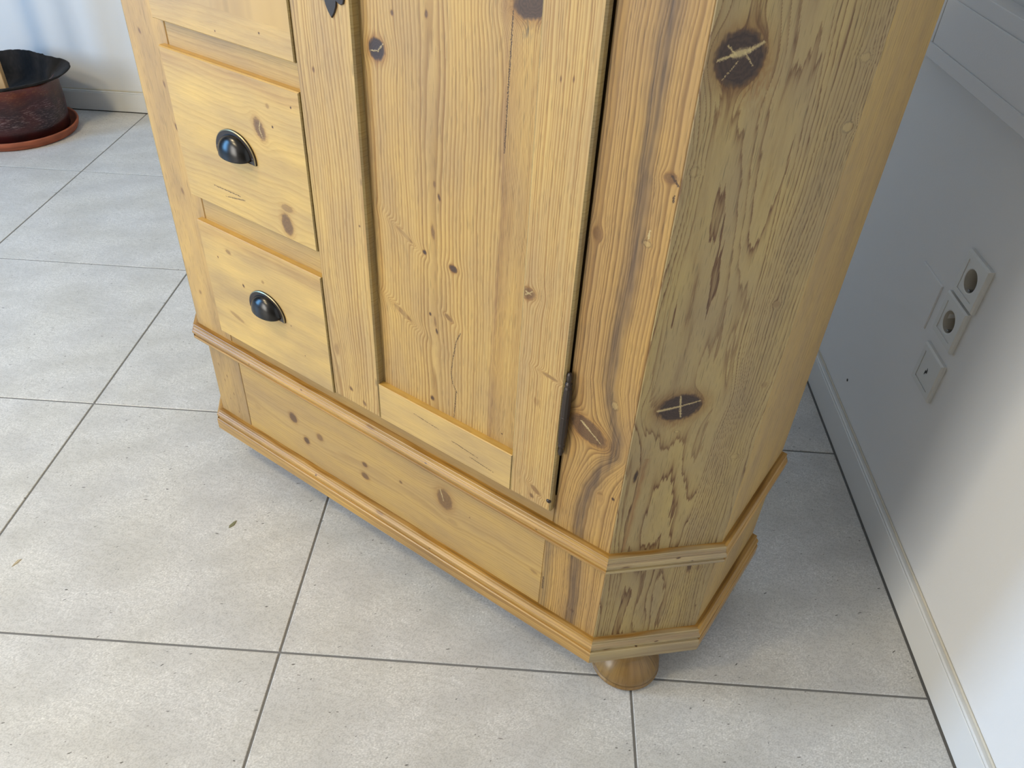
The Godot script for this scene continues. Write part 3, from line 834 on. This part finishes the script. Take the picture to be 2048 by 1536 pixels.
func build_cabinet():
	var c := node("cupboard")
	c.transform = Transform3D(Basis(Vector3(0.842647, -0.004688, 0.538446), Vector3(0.003632, 0.999989, 0.003022), Vector3(-0.538454, -0.000591, 0.842655)), Vector3(0.5155, 0.0, 0.0312))
	tag(c, "old waxed pine cupboard with cut corners, bronze cup pulls and a panelled door", "cupboard")
	var top := 1.35
	# dark core behind the boards, and the frame boards
	put("carcass", prism([[-0.91, -0.04], [-0.015, -0.04], [0.10, -0.148], [0.10, BACK], [-1.01, BACK], [-1.01, -0.148]], 0.078, top), MAT.core, c)
	var S = SPEC.left_post
	put("corner_post", board(-0.9165, -0.8185, 0.325, top, -0.04, FW, 0.002, S), MAT.left_post, c)
	put("corner_post", board(-0.1005, FCU, 0.325, top, -0.042, FW, 0.0015, SPEC.right_post), MAT.right_post, c)
	put("drawer_rail", board(-0.8185, -0.546, 0.862, 0.90, -0.04, FW - 0.0005, 0.001, SPEC.rail), MAT.rail, c)
	put("drawer_rail", board(-0.8185, -0.546, 0.583, 0.63, -0.04, FW - 0.0005, 0.001, SPEC.rail_lower), MAT.rail_lower, c)
	put("drawer_rail", board(-0.8185, -0.546, 1.125, 1.165, -0.04, FW - 0.0005, 0.001, SPEC.rail), MAT.rail, c)
	put("bottom_rail", board(-0.8185, -0.1008, 0.32, 0.39, -0.04, FW - 0.0005, 0.001, SPEC.bottom_rail), MAT.bottom_rail, c)
	put("divider_post", board(-0.56, -0.52, 0.39, top, -0.04, FW - 0.001, 0.001, SPEC.stile_keyhole), MAT.stile_keyhole, c)
	put("top_board", board(-0.8185, -0.1, 1.27, top, -0.04, FW, 0.002, SPEC.bottom_rail), MAT.bottom_rail, c)
	put("upper_front", board(-0.8185, -0.55, 1.165, 1.27, -0.04, FW, 0.002, SPEC.drawer_top), MAT.drawer_top, c)
	# cut corners and sides
	var h := sqrt(0.5)
	var cutlen := CUT / h
	var rc := Transform3D(Basis(Vector3(h, 0, -h), Vector3.UP, Vector3(h, 0, h)), Vector3(FCU, 0, FW))
	var lc := Transform3D(Basis(Vector3(h, 0, h), Vector3.UP, Vector3(-h, 0, h)), Vector3(-0.9165 - CUT, 0, FW - CUT))
	var sr := Transform3D(Basis(Vector3(0, 0, -1), Vector3.UP, Vector3(1, 0, 0)), Vector3(FCU + CUT, 0, FW - CUT))
	var sl := Transform3D(Basis(Vector3(0, 0, 1), Vector3.UP, Vector3(-1, 0, 0)), Vector3(-0.9165 - CUT, 0, BACK))
	var sidelen := FW - CUT - BACK
	put("corner_board", board(0.0, cutlen, 0.325, top, -0.02, 0.0, 0.001, SPEC.cut_board), MAT.cut_board, c, rc)
	put("corner_board", board(0.0, cutlen, 0.325, top, -0.02, 0.0, 0.001, SPEC.cut_board), MAT.cut_board, c, lc)
	put("side_board", board(0.0, sidelen, 0.325, top, -0.02, 0.0, 0.0015, SPEC.side), MAT.side, c, sr)
	put("side_board", board(0.0, sidelen, 0.325, top, -0.02, 0.0, 0.0015, SPEC.side), MAT.side, c, sl)
	# plinth boards between the two mouldings
	put("plinth_board", board(-0.8125, -0.1105, 0.115, 0.31, -0.04, FW - 0.0006, 0.0008, SPEC.plinth), MAT.plinth, c)
	put("plinth_post", board(-0.8995, -0.8127, 0.115, 0.31, -0.04, FW, 0.0008, SPEC.plinth_end), MAT.plinth_end, c)
	put("plinth_post", board(-0.1103, FCU, 0.115, 0.31, -0.042, FW, 0.0012, SPEC.right_post), MAT.right_post, c)
	put("plinth_corner_board", board(0.0, cutlen, 0.115, 0.31, -0.02, 0.0, 0.001, SPEC.cut_board), MAT.cut_board, c, rc)
	put("plinth_corner_board", board(0.0, cutlen, 0.115, 0.31, -0.02, 0.0, 0.001, SPEC.cut_board), MAT.cut_board, c, Transform3D(lc.basis, lc.origin + Vector3(0.017, 0, 0)))
	put("plinth_side_board", board(0.0, sidelen, 0.115, 0.31, -0.02, 0.0, 0.001, SPEC.side), MAT.side, c, sr)
	put("plinth_side_board", board(0.0, sidelen, 0.115, 0.31, -0.02, 0.0, 0.001, SPEC.side), MAT.side, c, Transform3D(sl.basis, sl.origin + Vector3(0.017, 0, 0)))
	# mouldings: one mitred strip per face
	var mid := [[-0.001, 0.3335], [0.0085, 0.3328], [0.0092, 0.3318]]
	mid.append_array([[0.0090, 0.3285], [0.0094, 0.3258], [0.0106, 0.3238]])
	mid.append_array(arc(0.0068, 0.3162, 0.0068, 62.0, -58.0, 8))
	mid.append_array([[0.0098, 0.3088], [0.0097, 0.3076], [0.0118, 0.3070], [0.0124, 0.3055], [0.0120, 0.3025], [0.0098, 0.2990], [0.0070, 0.2975], [-0.001, 0.2975]])
	strips(c, mid, -0.9165)
	var low := [[-0.001, 0.1270], [0.0080, 0.1260], [0.0088, 0.1245], [0.0088, 0.1205], [0.0098, 0.1196]]
	low.append_array(arc(0.0078, 0.1132, 0.0062, 65.0, -60.0, 7))
	low.append_array([[0.0112, 0.1066], [0.0112, 0.1052], [0.0140, 0.1046], [0.0152, 0.1030], [0.0156, 0.0990], [0.0156, 0.0860]])
	low.append_array(arc(0.0066, 0.0815, 0.0090, -5.0, -85.0, 6))
	low.append([-0.001, 0.0725])
	strips(c, low, -0.8995)
	put("plinth_bottom", prism([[-0.895, -0.022], [-0.006, -0.022], [0.112, -0.14], [0.112, BACK], [-1.01, BACK], [-1.01, -0.14]], 0.0726, 0.08), MAT.core, c)
	put("cornice", prism([[-0.935, 0.01], [0.012, 0.01], [0.147, -0.13], [0.147, BACK], [-1.07, BACK], [-1.07, -0.13]], top, top + 0.05), MAT.moulding, c)
	# drawers, each with a cup pull
	var pull := cup_pull()
	for d in [["drawer_top", 0.9005, 1.128, -0.6855, 1.015], ["drawer_middle", 0.6305, 0.8640, -0.6890, 0.7385], ["drawer_lower", 0.3595, 0.5860, -0.6797, 0.4665]]:
		var dr := put("drawer", board(-0.829, -0.5388, d[1], d[2], -0.035, -0.0095, 0.0016, SPEC[d[0]], true), [MAT[d[0]], MAT.shaded_side_grain, MAT.warm_lit_edge], c)
		var p := put("cup_pull", pull, [MAT.bronze, MAT.brass, MAT.iron], dr, Transform3D(Basis(), Vector3(d[3], d[4], -0.0096)))
		p.set_meta("label", "dark bronze half-round cup pull with a bright worn rim")
	# door
	var door := node("door", c)
	put("stile", board(-0.5365, -0.4325, 0.363, 1.27, -0.03, -0.0095, 0.0024, SPEC.stile_keyhole, true), [MAT.stile_keyhole, MAT.shaded_side_grain, MAT.warm_lit_edge], door)
	put("stile", board(-0.1745, -0.1025, 0.363, 1.27, -0.0195, -0.0095, 0.0024, SPEC.stile_hinge, true), [MAT.stile_hinge, MAT.shaded_side_grain, MAT.warm_lit_edge], door)
	put("rail", board(-0.4330, -0.1740, 0.363, 0.4335, -0.03, -0.0097, 0.0012, SPEC.door_rail, true), [MAT.door_rail, MAT.shaded_side_grain, MAT.warm_lit_edge], door)
	put("rail", board(-0.4330, -0.1740, 1.19, 1.27, -0.03, -0.0097, 0.0012, SPEC.door_rail, true), [MAT.door_rail, MAT.shaded_side_grain, MAT.warm_lit_edge], door)
	put("door_panel", board(-0.440, -0.168, 0.420, 1.21, -0.035, -0.0215, 0.001, SPEC.panel), MAT.panel, door)
	var o := PackedVector2Array()
	var half := [[0.0, 0.0], [0.0052, 0.0062], [0.0088, 0.0135], [0.0098, 0.0200], [0.0125, 0.0178], [0.0168, 0.0168], [0.0206, 0.0185], [0.0222, 0.0225], [0.0212, 0.0270], [0.0170, 0.0310], [0.0150, 0.0350]]
	for p in half:
		o.append(Vector2(p[0], p[1]))
	for i in half.size():
		o.append(Vector2(half[half.size() - 1 - i][0], 0.11 - half[half.size() - 1 - i][1]))
	for i in range(1, half.size()):
		o.append(Vector2(-half[i][0], 0.11 - half[i][1]))
	for i in range(half.size() - 1, 0, -1):
		o.append(Vector2(-half[i][0], half[i][1]))
	put("keyhole_plate", plate(o, 0.0, 0.0022, 0.0009), MAT.forged, door, Transform3D(Basis(), Vector3(-0.4630, 0.9690, -0.0095)))
	# hinge barrel with turned ends
	var hp := [[0.0005, 0.0], [0.0030, 0.001], [0.0040, 0.006], [0.0030, 0.013], [0.0048, 0.0165], [0.0050, 0.0185], [0.0044, 0.021], [0.0055, 0.024], [0.0060, 0.040], [0.0060, 0.0695], [0.0056, 0.070], [0.0056, 0.0705], [0.0062, 0.071], [0.0060, 0.100], [0.0052, 0.117], [0.0042, 0.120], [0.0050, 0.122], [0.0046, 0.1245], [0.0030, 0.1275], [0.0040, 0.133], [0.0034, 0.139], [0.0020, 0.142], [0.0003, 0.1425]]
	put("hinge", lathe(hp, 10, null, true), MAT.iron, door, Transform3D(Basis(), Vector3(-0.0985, 0.478, -0.0135)))
	put("nail", lathe([[0.0016, -0.012], [0.0016, 0.0], [0.0038, 0.0004], [0.0036, 0.0022], [0.0018, 0.0034], [0.0001, 0.0036]], 14), MAT.iron, door, Transform3D(Basis(Vector3.RIGHT, PI / 2.0), Vector3(-0.1065, 0.384, -0.0110)))
	# turned bun feet
	var fp := [[0.0, 0.0], [0.0500, 0.0], [0.0562, 0.0028], [0.0582, 0.0066], [0.0582, 0.0092], [0.0572, 0.0106], [0.0540, 0.0110], [0.0540, 0.0130], [0.0566, 0.0136], [0.0572, 0.0175], [0.0560, 0.0250], [0.0515, 0.0360], [0.0440, 0.0460], [0.0370, 0.0520], [0.0340, 0.0550], [0.0335, 0.058], [0.0335, 0.0735]]
	for at in [[0.0320, -0.0923], [-0.865, -0.125], [0.04, -0.33], [-0.94, -0.33]]:
		var y: float = 0.004688 * at[0] + 0.000591 * at[1]
		put("foot", lathe(fp, 48), MAT.foot, c, Transform3D(Basis(), Vector3(at[0], y, at[1])))

func arc(cx, cy, r, a0, a1, n) -> Array:
	var out := []
	for i in n + 1:
		var a := deg_to_rad(lerpf(a0, a1, float(i) / n))
		out.append([cx + cos(a) * r, cy + sin(a) * r])
	return out

func prism(poly, y0, y1) -> ArrayMesh:
	var st := surf()
	var p := PackedVector2Array()
	var mid := Vector2()
	for q in poly:
		p.append(Vector2(q[0], q[1]))
		mid += Vector2(q[0], q[1]) / poly.size()
	for i in p.size():
		var a := p[i]
		var b := p[(i + 1) % p.size()]
		var o := (a + b) / 2.0 - mid
		quad(st, Vector3(a.x, y0, a.y), Vector3(b.x, y0, b.y), Vector3(b.x, y1, b.y), Vector3(a.x, y1, a.y), Vector3(o.x, 0, o.y))
	var t := Geometry2D.triangulate_polygon(p)
	for i in range(0, t.size(), 3):
		for y in [y0, y1]:
			tri(st, Vector3(p[t[i]].x, y, p[t[i]].y), Vector3(p[t[i + 1]].x, y, p[t[i + 1]].y), Vector3(p[t[i + 2]].x, y, p[t[i + 2]].y), Vector3(0, 1 if y == y1 else -1, 0))
	return finish(st)

# the five moulding strips round the front: profile of [out, height] swept along the plan, mitred at its corners
func strips(c, prof, left):
	var plan := [Vector2(FCU + CUT, BACK), Vector2(FCU + CUT, FW - CUT), Vector2(FCU, FW), Vector2(left, FW), Vector2(left - CUT, FW - CUT), Vector2(left - CUT, BACK)]
	var n := []
	for i in 5:
		var e: Vector2 = (plan[i + 1] - plan[i]).normalized()
		n.append(Vector2(-e.y, e.x))      # outward, walking from the right back round the front
		if n[i].dot((plan[i] + plan[i + 1]) / 2.0 - Vector2(-0.45, -0.3)) < 0.0:
			n[i] = -n[i]
	var m := []
	for i in 6:
		if i == 0:
			m.append(n[0])
		elif i == 5:
			m.append(n[4])
		else:
			var s: Vector2 = n[i - 1] + n[i]
			m.append(s * 2.0 / s.length_squared())
	for i in 5:
		var st := surf()
		var length: float = (plan[i + 1] - plan[i]).length()
		var worn := i == 1
		var S = SPEC.moulding_worn if worn else SPEC.moulding
		var run := 0.0
		for k in prof.size() - 1:
			var a: Vector2 = plan[i] + m[i] * prof[k][0]
			var b: Vector2 = plan[i + 1] + m[i + 1] * prof[k][0]
			var cc: Vector2 = plan[i + 1] + m[i + 1] * prof[k + 1][0]
			var d: Vector2 = plan[i] + m[i] * prof[k + 1][0]
			var de: float = prof[k + 1][0] - prof[k][0]
			var dv: float = prof[k + 1][1] - prof[k][1]
			var run2 := run + sqrt(de * de + dv * dv)
			var nn: Vector2 = n[i]
			var out := Vector3(nn.x * -dv, de, nn.y * -dv)
			var sub := 8 if length > 0.5 else 3
			for s in sub:
				var f0 := float(s) / sub
				var f1 := float(s + 1) / sub
				var L: float = S.w
				var p0 := Vector2(0.002 + 0.996 * f0 * minf(length / L, 1.0), 1.0 - clampf(run / S.h, 0.01, 0.99))
				var p1 := Vector2(0.002 + 0.996 * f1 * minf(length / L, 1.0), p0.y)
				var q := 1.0 - clampf(run2 / S.h, 0.01, 0.99)
				var A := a.lerp(b, f0)
				var B := a.lerp(b, f1)
				var C := d.lerp(cc, f1)
				var D := d.lerp(cc, f0)
				quad(st, Vector3(A.x, prof[k][1], A.y), Vector3(B.x, prof[k][1], B.y), Vector3(C.x, prof[k + 1][1], C.y), Vector3(D.x, prof[k + 1][1], D.y), out, p0, p1, Vector2(p1.x, q), Vector2(p0.x, q))
			run = run2
		for e in [0, 1]:
			var poly := PackedVector2Array()
			for p in prof:
				poly.append(Vector2(p[0], p[1]))
			var t := Geometry2D.triangulate_polygon(poly)
			var dir: Vector2 = (plan[i + 1] - plan[i]).normalized() * (1.0 if e == 1 else -1.0)
			for k in range(0, t.size(), 3):
				var v := []
				for q in 3:
					var w: Vector2 = plan[i + e] + m[i + e] * poly[t[k + q]].x
					v.append(Vector3(w.x, poly[t[k + q]].y, w.y))
				tri(st, v[0], v[1], v[2], Vector3(dir.x, 0, dir.y), Vector2(0.1, 0.3), Vector2(0.1, 0.3), Vector2(0.1, 0.3))
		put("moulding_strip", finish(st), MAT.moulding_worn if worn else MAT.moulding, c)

func cup_pull() -> ArrayMesh:
	var A := 0.0345
	var H := 0.0300
	var D := 0.0195
	var st := surf(false)
	var nt := 28
	var nq := 14
	var P := func(i, j, off):
		var t: float = PI * i / nt
		var q: float = PI / 2.0 * j / nq
		var dz := pow(cos(q), 0.85)
		return Vector3((A - off) * cos(t) * sin(q), (H - off) * sin(t) * sin(q) - 0.0045 * dz * (1.0 - sin(t) * sin(q)), (D - off) * dz)
	for off in [0.0, 0.0016]:
		for i in nt:
			for j in nq:
				var mid: Vector3 = P.call(i + 0.5, j + 0.5, off)
				quad(st, P.call(i, j, off), P.call(i + 1, j, off), P.call(i + 1, j + 1, off), P.call(i, j + 1, off), mid if off == 0.0 else -mid)
	for i in [0, nt]:
		for j in nq:
			quad(st, P.call(i, j, 0.0), P.call(i, j + 1, 0.0), P.call(i, j + 1, 0.0016), P.call(i, j, 0.0016), Vector3(0, -1, 0))
	var mesh := finish(st)
	# the bright worn rim round the back plate
	var rim := surf(false)
	var ring := func(k, s, z):
		var a := lerpf(-0.16, PI + 0.16, k / 40.0)
		return Vector3(0.0432 * s * cos(a), 0.0365 * s * sin(a), z)
	for k in 40:
		quad(rim, ring.call(k, 1.0, 0.0026), ring.call(k + 1, 1.0, 0.0026), ring.call(k + 1, 0.965, 0.0036), ring.call(k, 0.965, 0.0036), Vector3(0, 0, 1))
	finish(rim, mesh)
	# back plate and its screws
	var pl := surf(false)
	for k in 40:
		quad(pl, ring.call(k, 1.0, 0.0), ring.call(k + 1, 1.0, 0.0), ring.call(k + 1, 1.0, 0.0026), ring.call(k, 1.0, 0.0026), ring.call(k + 0.5, 1.0, 0.0))
		quad(pl, ring.call(k, 0.965, 0.0036), ring.call(k + 1, 0.965, 0.0036), ring.call(k + 1, 0.80, 0.0030), ring.call(k, 0.80, 0.0030), Vector3(0, 0, 1))
		tri(pl, ring.call(k, 0.80, 0.0030), ring.call(k + 1, 0.80, 0.0030), Vector3(0, 0.003, 0.003), Vector3(0, 0, 1))
	quad(pl, ring.call(0, 1.0, 0.0), ring.call(40, 1.0, 0.0), ring.call(40, 0.9, 0.003), ring.call(0, 0.9, 0.003), Vector3(0, -1, 0))
	for s in [-1.0, 1.0]:
		for k in 10:
			var a := TAU * k / 10.0
			var b := TAU * (k + 1) / 10.0
			var o := Vector3(s * 0.0385, 0.0035, 0.0)
			tri(pl, o + Vector3(cos(a) * 0.002, sin(a) * 0.002, 0.0036), o + Vector3(cos(b) * 0.002, sin(b) * 0.002, 0.0036), o + Vector3(0, 0, 0.0046), Vector3(0, 0, 1))
	finish(pl, mesh)
	return mesh

# ------------------------------------------------------------------ on the right wall
func build_wall_things():
	# frames face -x; local x runs along -z
	var face := Basis(Vector3(0, 0, 1), Vector3.UP, Vector3(-1, 0, 0))
	face = Basis(Vector3(0, 0, -1), Vector3.UP, Vector3(-1, 0, 0)) * Basis(Vector3.UP, 0.0)
	var spots := [["power_socket", 0.5695, -0.4170, "upper white power socket of the touching pair on the right wall", true], ["power_socket", 0.4835, -0.4240, "lower white power socket of the touching pair on the right wall", true], ["cable_outlet", 0.3765, -0.4215, "white square outlet plate with a small black hole, alone beneath both power sockets", false]]
	for s in spots:
		var o := node(s[0])
		o.transform = Transform3D(Basis(Vector3(0, 0, 1), Vector3.UP, Vector3(-1, 0, 0)).orthonormalized(), Vector3(XW, s[1], s[2]))
		tag(o, s[3], "socket" if s[4] else "outlet", "")
		socket(o, s[4])
	var cover := put("blank_cover", frame_mesh(0.0455, 0.0, 0.0028, 0.0015), MAT.wall, self, Transform3D(Basis(Vector3(0, 0, 1), Vector3.UP, Vector3(-1, 0, 0)), Vector3(XW, 0.4660, -0.5405)))
	tag(cover, "painted-over square blank cover beside the power sockets, nearer the cupboard", "cover plate")
	var hole := put("nail_hole", lathe([[0.0001, 0.0], [0.003, 0.0002], [0.0034, 0.0010], [0.0018, 0.0014], [0.0001, 0.0012]], 10), MAT.black, self, Transform3D(Basis(Vector3(0, 0, 1), PI / 2.0), Vector3(XW + 0.0002, 0.1382, -0.6983)))
	tag(hole, "small dark nail mark low on the right wall just above the skirting", "nail mark")
	# casing along the wall
	var cs := node("wall_casing")
	cs.transform = Transform3D(Basis(Vector3(0, 0, -1), Vector3.UP, Vector3(-1, 0, 0)), Vector3(XW, 0.0, 0.0))
	tag(cs, "long grey-white box casing running along the right wall above the sockets", "wall casing")
	put("casing_body", box(-2.9, 0.8255, 0.0, 2.36, 0.9475, 0.043, 0.0015), MAT.casing, cs)
	put("lower_lip", box(-2.9, 0.8245, 0.04, 2.36, 0.8485, 0.050, 0.0012), MAT.casing, cs)
	put("upper_lip", box(-2.9, 0.9200, 0.03, 2.36, 0.9495, 0.0440, 0.0012), MAT.casing, cs)
	put("casing_cover", box(-2.9, 0.8450, 0.03, 0.7685, 0.9248, 0.0472, 0.0012), MAT.casing, cs)
	put("casing_cover", box(0.7700, 0.8450, 0.03, 2.36, 0.9248, 0.0472, 0.0012), MAT.casing, cs)

# a square frame plate: half size, half size of its hole, depth
func frame_mesh(hs, hole, depth, bev) -> ArrayMesh:
	var st := surf()
	var ring := func(s, z): return [Vector3(-s, -s, z), Vector3(s, -s, z), Vector3(s, s, z), Vector3(-s, s, z)]
	var loops := [ring.call(hs, 0.0), ring.call(hs, depth - bev), ring.call(hs - bev, depth)]
	if hole > 0.0:
		loops.append(ring.call(hole, depth))
		loops.append(ring.call(hole, depth - 0.002))
	var outs := [Vector3(0, -1, 0), Vector3(1, 0, 0), Vector3(0, 1, 0), Vector3(-1, 0, 0)]
	for i in loops.size() - 1:
		for k in 4:
			var j := (k + 1) % 4
			var o: Vector3 = outs[k] + Vector3(0, 0, 0.1)
			if i == 1:
				o = outs[k] + Vector3(0, 0, 1)
			elif i == 2:
				o = Vector3(0, 0, 1)
			elif i == 3:
				o = -outs[k]
			quad(st, loops[i][k], loops[i][j], loops[i + 1][j], loops[i + 1][k], o)
	if hole <= 0.0:
		var f = loops[-1]
		quad(st, f[0], f[1], f[2], f[3], Vector3(0, 0, 1))
	return finish(st)

func socket(o, power):
	put("frame", frame_mesh(0.0405, 0.0275, 0.0085, 0.0028), MAT.white_plastic, o)
	var st := surf()
	var n := 40
	var pt := func(k, r, z): return Vector3(cos(TAU * k / n) * r, sin(TAU * k / n) * r, z)
	if power:
		# square insert with a round opening
		var sq := func(k):
			var a: float = TAU * k / n
			var m := maxf(absf(cos(a)), absf(sin(a)))
			return Vector3(cos(a) / m * 0.0274, sin(a) / m * 0.0274, 0.0072)
		for k in n:
			quad(st, sq.call(k), sq.call(k + 1), pt.call(k + 1, 0.0222, 0.0076), pt.call(k, 0.0222, 0.0076), Vector3(0, 0, 1))
			quad(st, pt.call(k, 0.0222, 0.0076), pt.call(k + 1, 0.0222, 0.0076), pt.call(k + 1, 0.0200, 0.0068), pt.call(k, 0.0200, 0.0068), Vector3(0, 0, 1))
		put("insert", finish(st), MAT.white_plastic, o)
		var w := surf()
		for k in n:
			quad(w, pt.call(k, 0.0200, 0.0068), pt.call(k + 1, 0.0200, 0.0068), pt.call(k + 1, 0.0190, -0.0185), pt.call(k, 0.0190, -0.0185), -pt.call(k + 0.5, 1.0, 0.0))
			tri(w, pt.call(k, 0.0190, -0.0185), pt.call(k + 1, 0.0190, -0.0185), Vector3(0, 0, -0.0185), Vector3(0, 0, 1))
		put("socket_well", finish(w), MAT.socket_well, o)
		for s in [-1.0, 1.0]:
			put("contact", box(-0.003, s * 0.0178 - 0.0012, -0.020, 0.003, s * 0.0178 + 0.0012, 0.003, 0.0004), MAT.steel, o)
			put("pin_hole", lathe([[0.0024, 0.0], [0.0024, 0.0006], [0.0001, 0.0008]], 14), MAT.black, o, Transform3D(Basis(Vector3.RIGHT, PI / 2.0), Vector3(s * 0.0095, 0, -0.0185)))
	else:
		put("insert", box(-0.0273, -0.0273, 0.0, 0.0273, 0.0273, 0.0074, 0.001), MAT.white_plastic, o)
		var z := PackedVector2Array([Vector2(-0.004, -0.009), Vector2(0.0005, -0.003), Vector2(0.004, -0.002), Vector2(0.003, 0.004), Vector2(0.0005, 0.008), Vector2(0.0, 0.001), Vector2(-0.0035, 0.001)])
		put("cable_hole", plate(z, 0.0, 0.0078, 0.0002), MAT.black, o)

# ------------------------------------------------------------------ planter in the corner
func build_pot():
	var at := Vector3(-1.59, 0.0, -2.11)
	var sa := put("pot_saucer", lathe([[0.0, 0.0], [0.200, 0.0], [0.206, 0.003], [0.209, 0.010], [0.2095, 0.013], [0.2125, 0.015], [0.2160, 0.028], [0.2150, 0.032], [0.2110, 0.033], [0.2070, 0.030], [0.2020, 0.012], [0.0, 0.010]], 64), MAT.clay, self, Transform3D(Basis(), at))
	tag(sa, "round terracotta saucer under the dark red pot in the back corner", "saucer")
	var pot := put("plant_pot", lathe([[0.0, 0.0102], [0.176, 0.0102], [0.184, 0.016], [0.1875, 0.06], [0.1885, 0.11], [0.1870, 0.16], [0.1850, 0.19], [0.1835, 0.198], [0.1790, 0.202], [0.1740, 0.198], [0.1740, 0.15], [0.1740, 0.03], [0.0, 0.026]], 72, null, false, func(p, a, i): return p + Vector3(cos(a), 0, sin(a)) * 0.0012 * sin(i * 2.1 + 3.0 * a)), MAT.glaze, self, Transform3D(Basis(), at))
	tag(pot, "dark red glazed flowerpot with pale scratches standing on a terracotta saucer", "flowerpot")
	# black felt liner: a bowl inside the pot with a ragged brim turned outwards at the right
	var r := RandomNumberGenerator.new()
	r.seed = 9
	var wob := func(p: Vector3, a: float, i: int) -> Vector3:
		var k: float = [0.0, 0.0, 0.0, 0.1, 0.7, 1.0, 1.0, 0.7, 0.1, 0.0, 0.0][i]
		var right := pow(maxf(0.0, cos(a + 0.20)), 7.0)
		var back := maxf(0.0, -sin(a))
		var out := Vector3(cos(a), 0, sin(a))
		var rag: float = 0.0015 * N[4].get_noise_2d(a * 4.0, i * 0.5) + 0.0016 * N[5].get_noise_2d(a * 26.0, i)
		return p + out * k * (0.080 * right + rag) + Vector3(0, 1, 0) * k * (0.040 * back + 0.016 * right + rag)
	var ln := put("pot_liner", lathe([[0.0, 0.150], [0.145, 0.150], [0.150, 0.165], [0.156, 0.185], [0.159, 0.201], [0.162, 0.209], [0.169, 0.208], [0.170, 0.200], [0.163, 0.195], [0.148, 0.145], [0.0, 0.140]], 120, null, false, wob), MAT.felt, self, Transform3D(Basis(), at))
	tag(ln, "ragged black felt liner with a turned-out brim inside the dark red pot", "pot liner")
	var stake := put("wooden_stake", box(-0.025, 0.0, -0.01, 0.025, 1.3, 0.01, 0.0015), MAT.lath, self, Transform3D(Basis(), Vector3(-1.5755, 0.160, -2.075)))
	tag(stake, "upright pale wooden stake standing in the black felt liner of the pot", "stake")

func build_leaves():
	var o := PackedVector2Array([Vector2(-0.0105, -0.001), Vector2(-0.006, -0.0032), Vector2(0.0, -0.0042), Vector2(0.004, -0.0028), Vector2(0.0115, 0.0008), Vector2(0.006, 0.0034), Vector2(0.001, 0.0030), Vector2(-0.005, 0.0030)])
	var a := put("leaf_fragment", plate(o, 0.0, 0.0009, 0.0003), MAT.leaf_green, self, Transform3D(Basis(Vector3.UP, 1.05) * Basis(Vector3.RIGHT, -PI / 2.0), Vector3(-0.1704, 0.0001, -0.2718)))
	tag(a, "small olive-green leaf fragment lying on the tile left of the cupboard's plinth", "leaf")
	var q := PackedVector2Array([Vector2(-0.010, -0.0012), Vector2(0.002, -0.0028), Vector2(0.011, -0.0010), Vector2(0.006, 0.0032), Vector2(-0.002, 0.0018)])
	var b := put("leaf_fragment", plate(q, 0.0, 0.0008, 0.0003), MAT.leaf_tan, self, Transform3D(Basis(Vector3.UP, 1.15) * Basis(Vector3.RIGHT, -PI / 2.0), Vector3(-0.5347, 0.0001, -0.1446)))
	tag(b, "small pale tan leaf scrap on the tile at the left edge of the picture", "leaf")
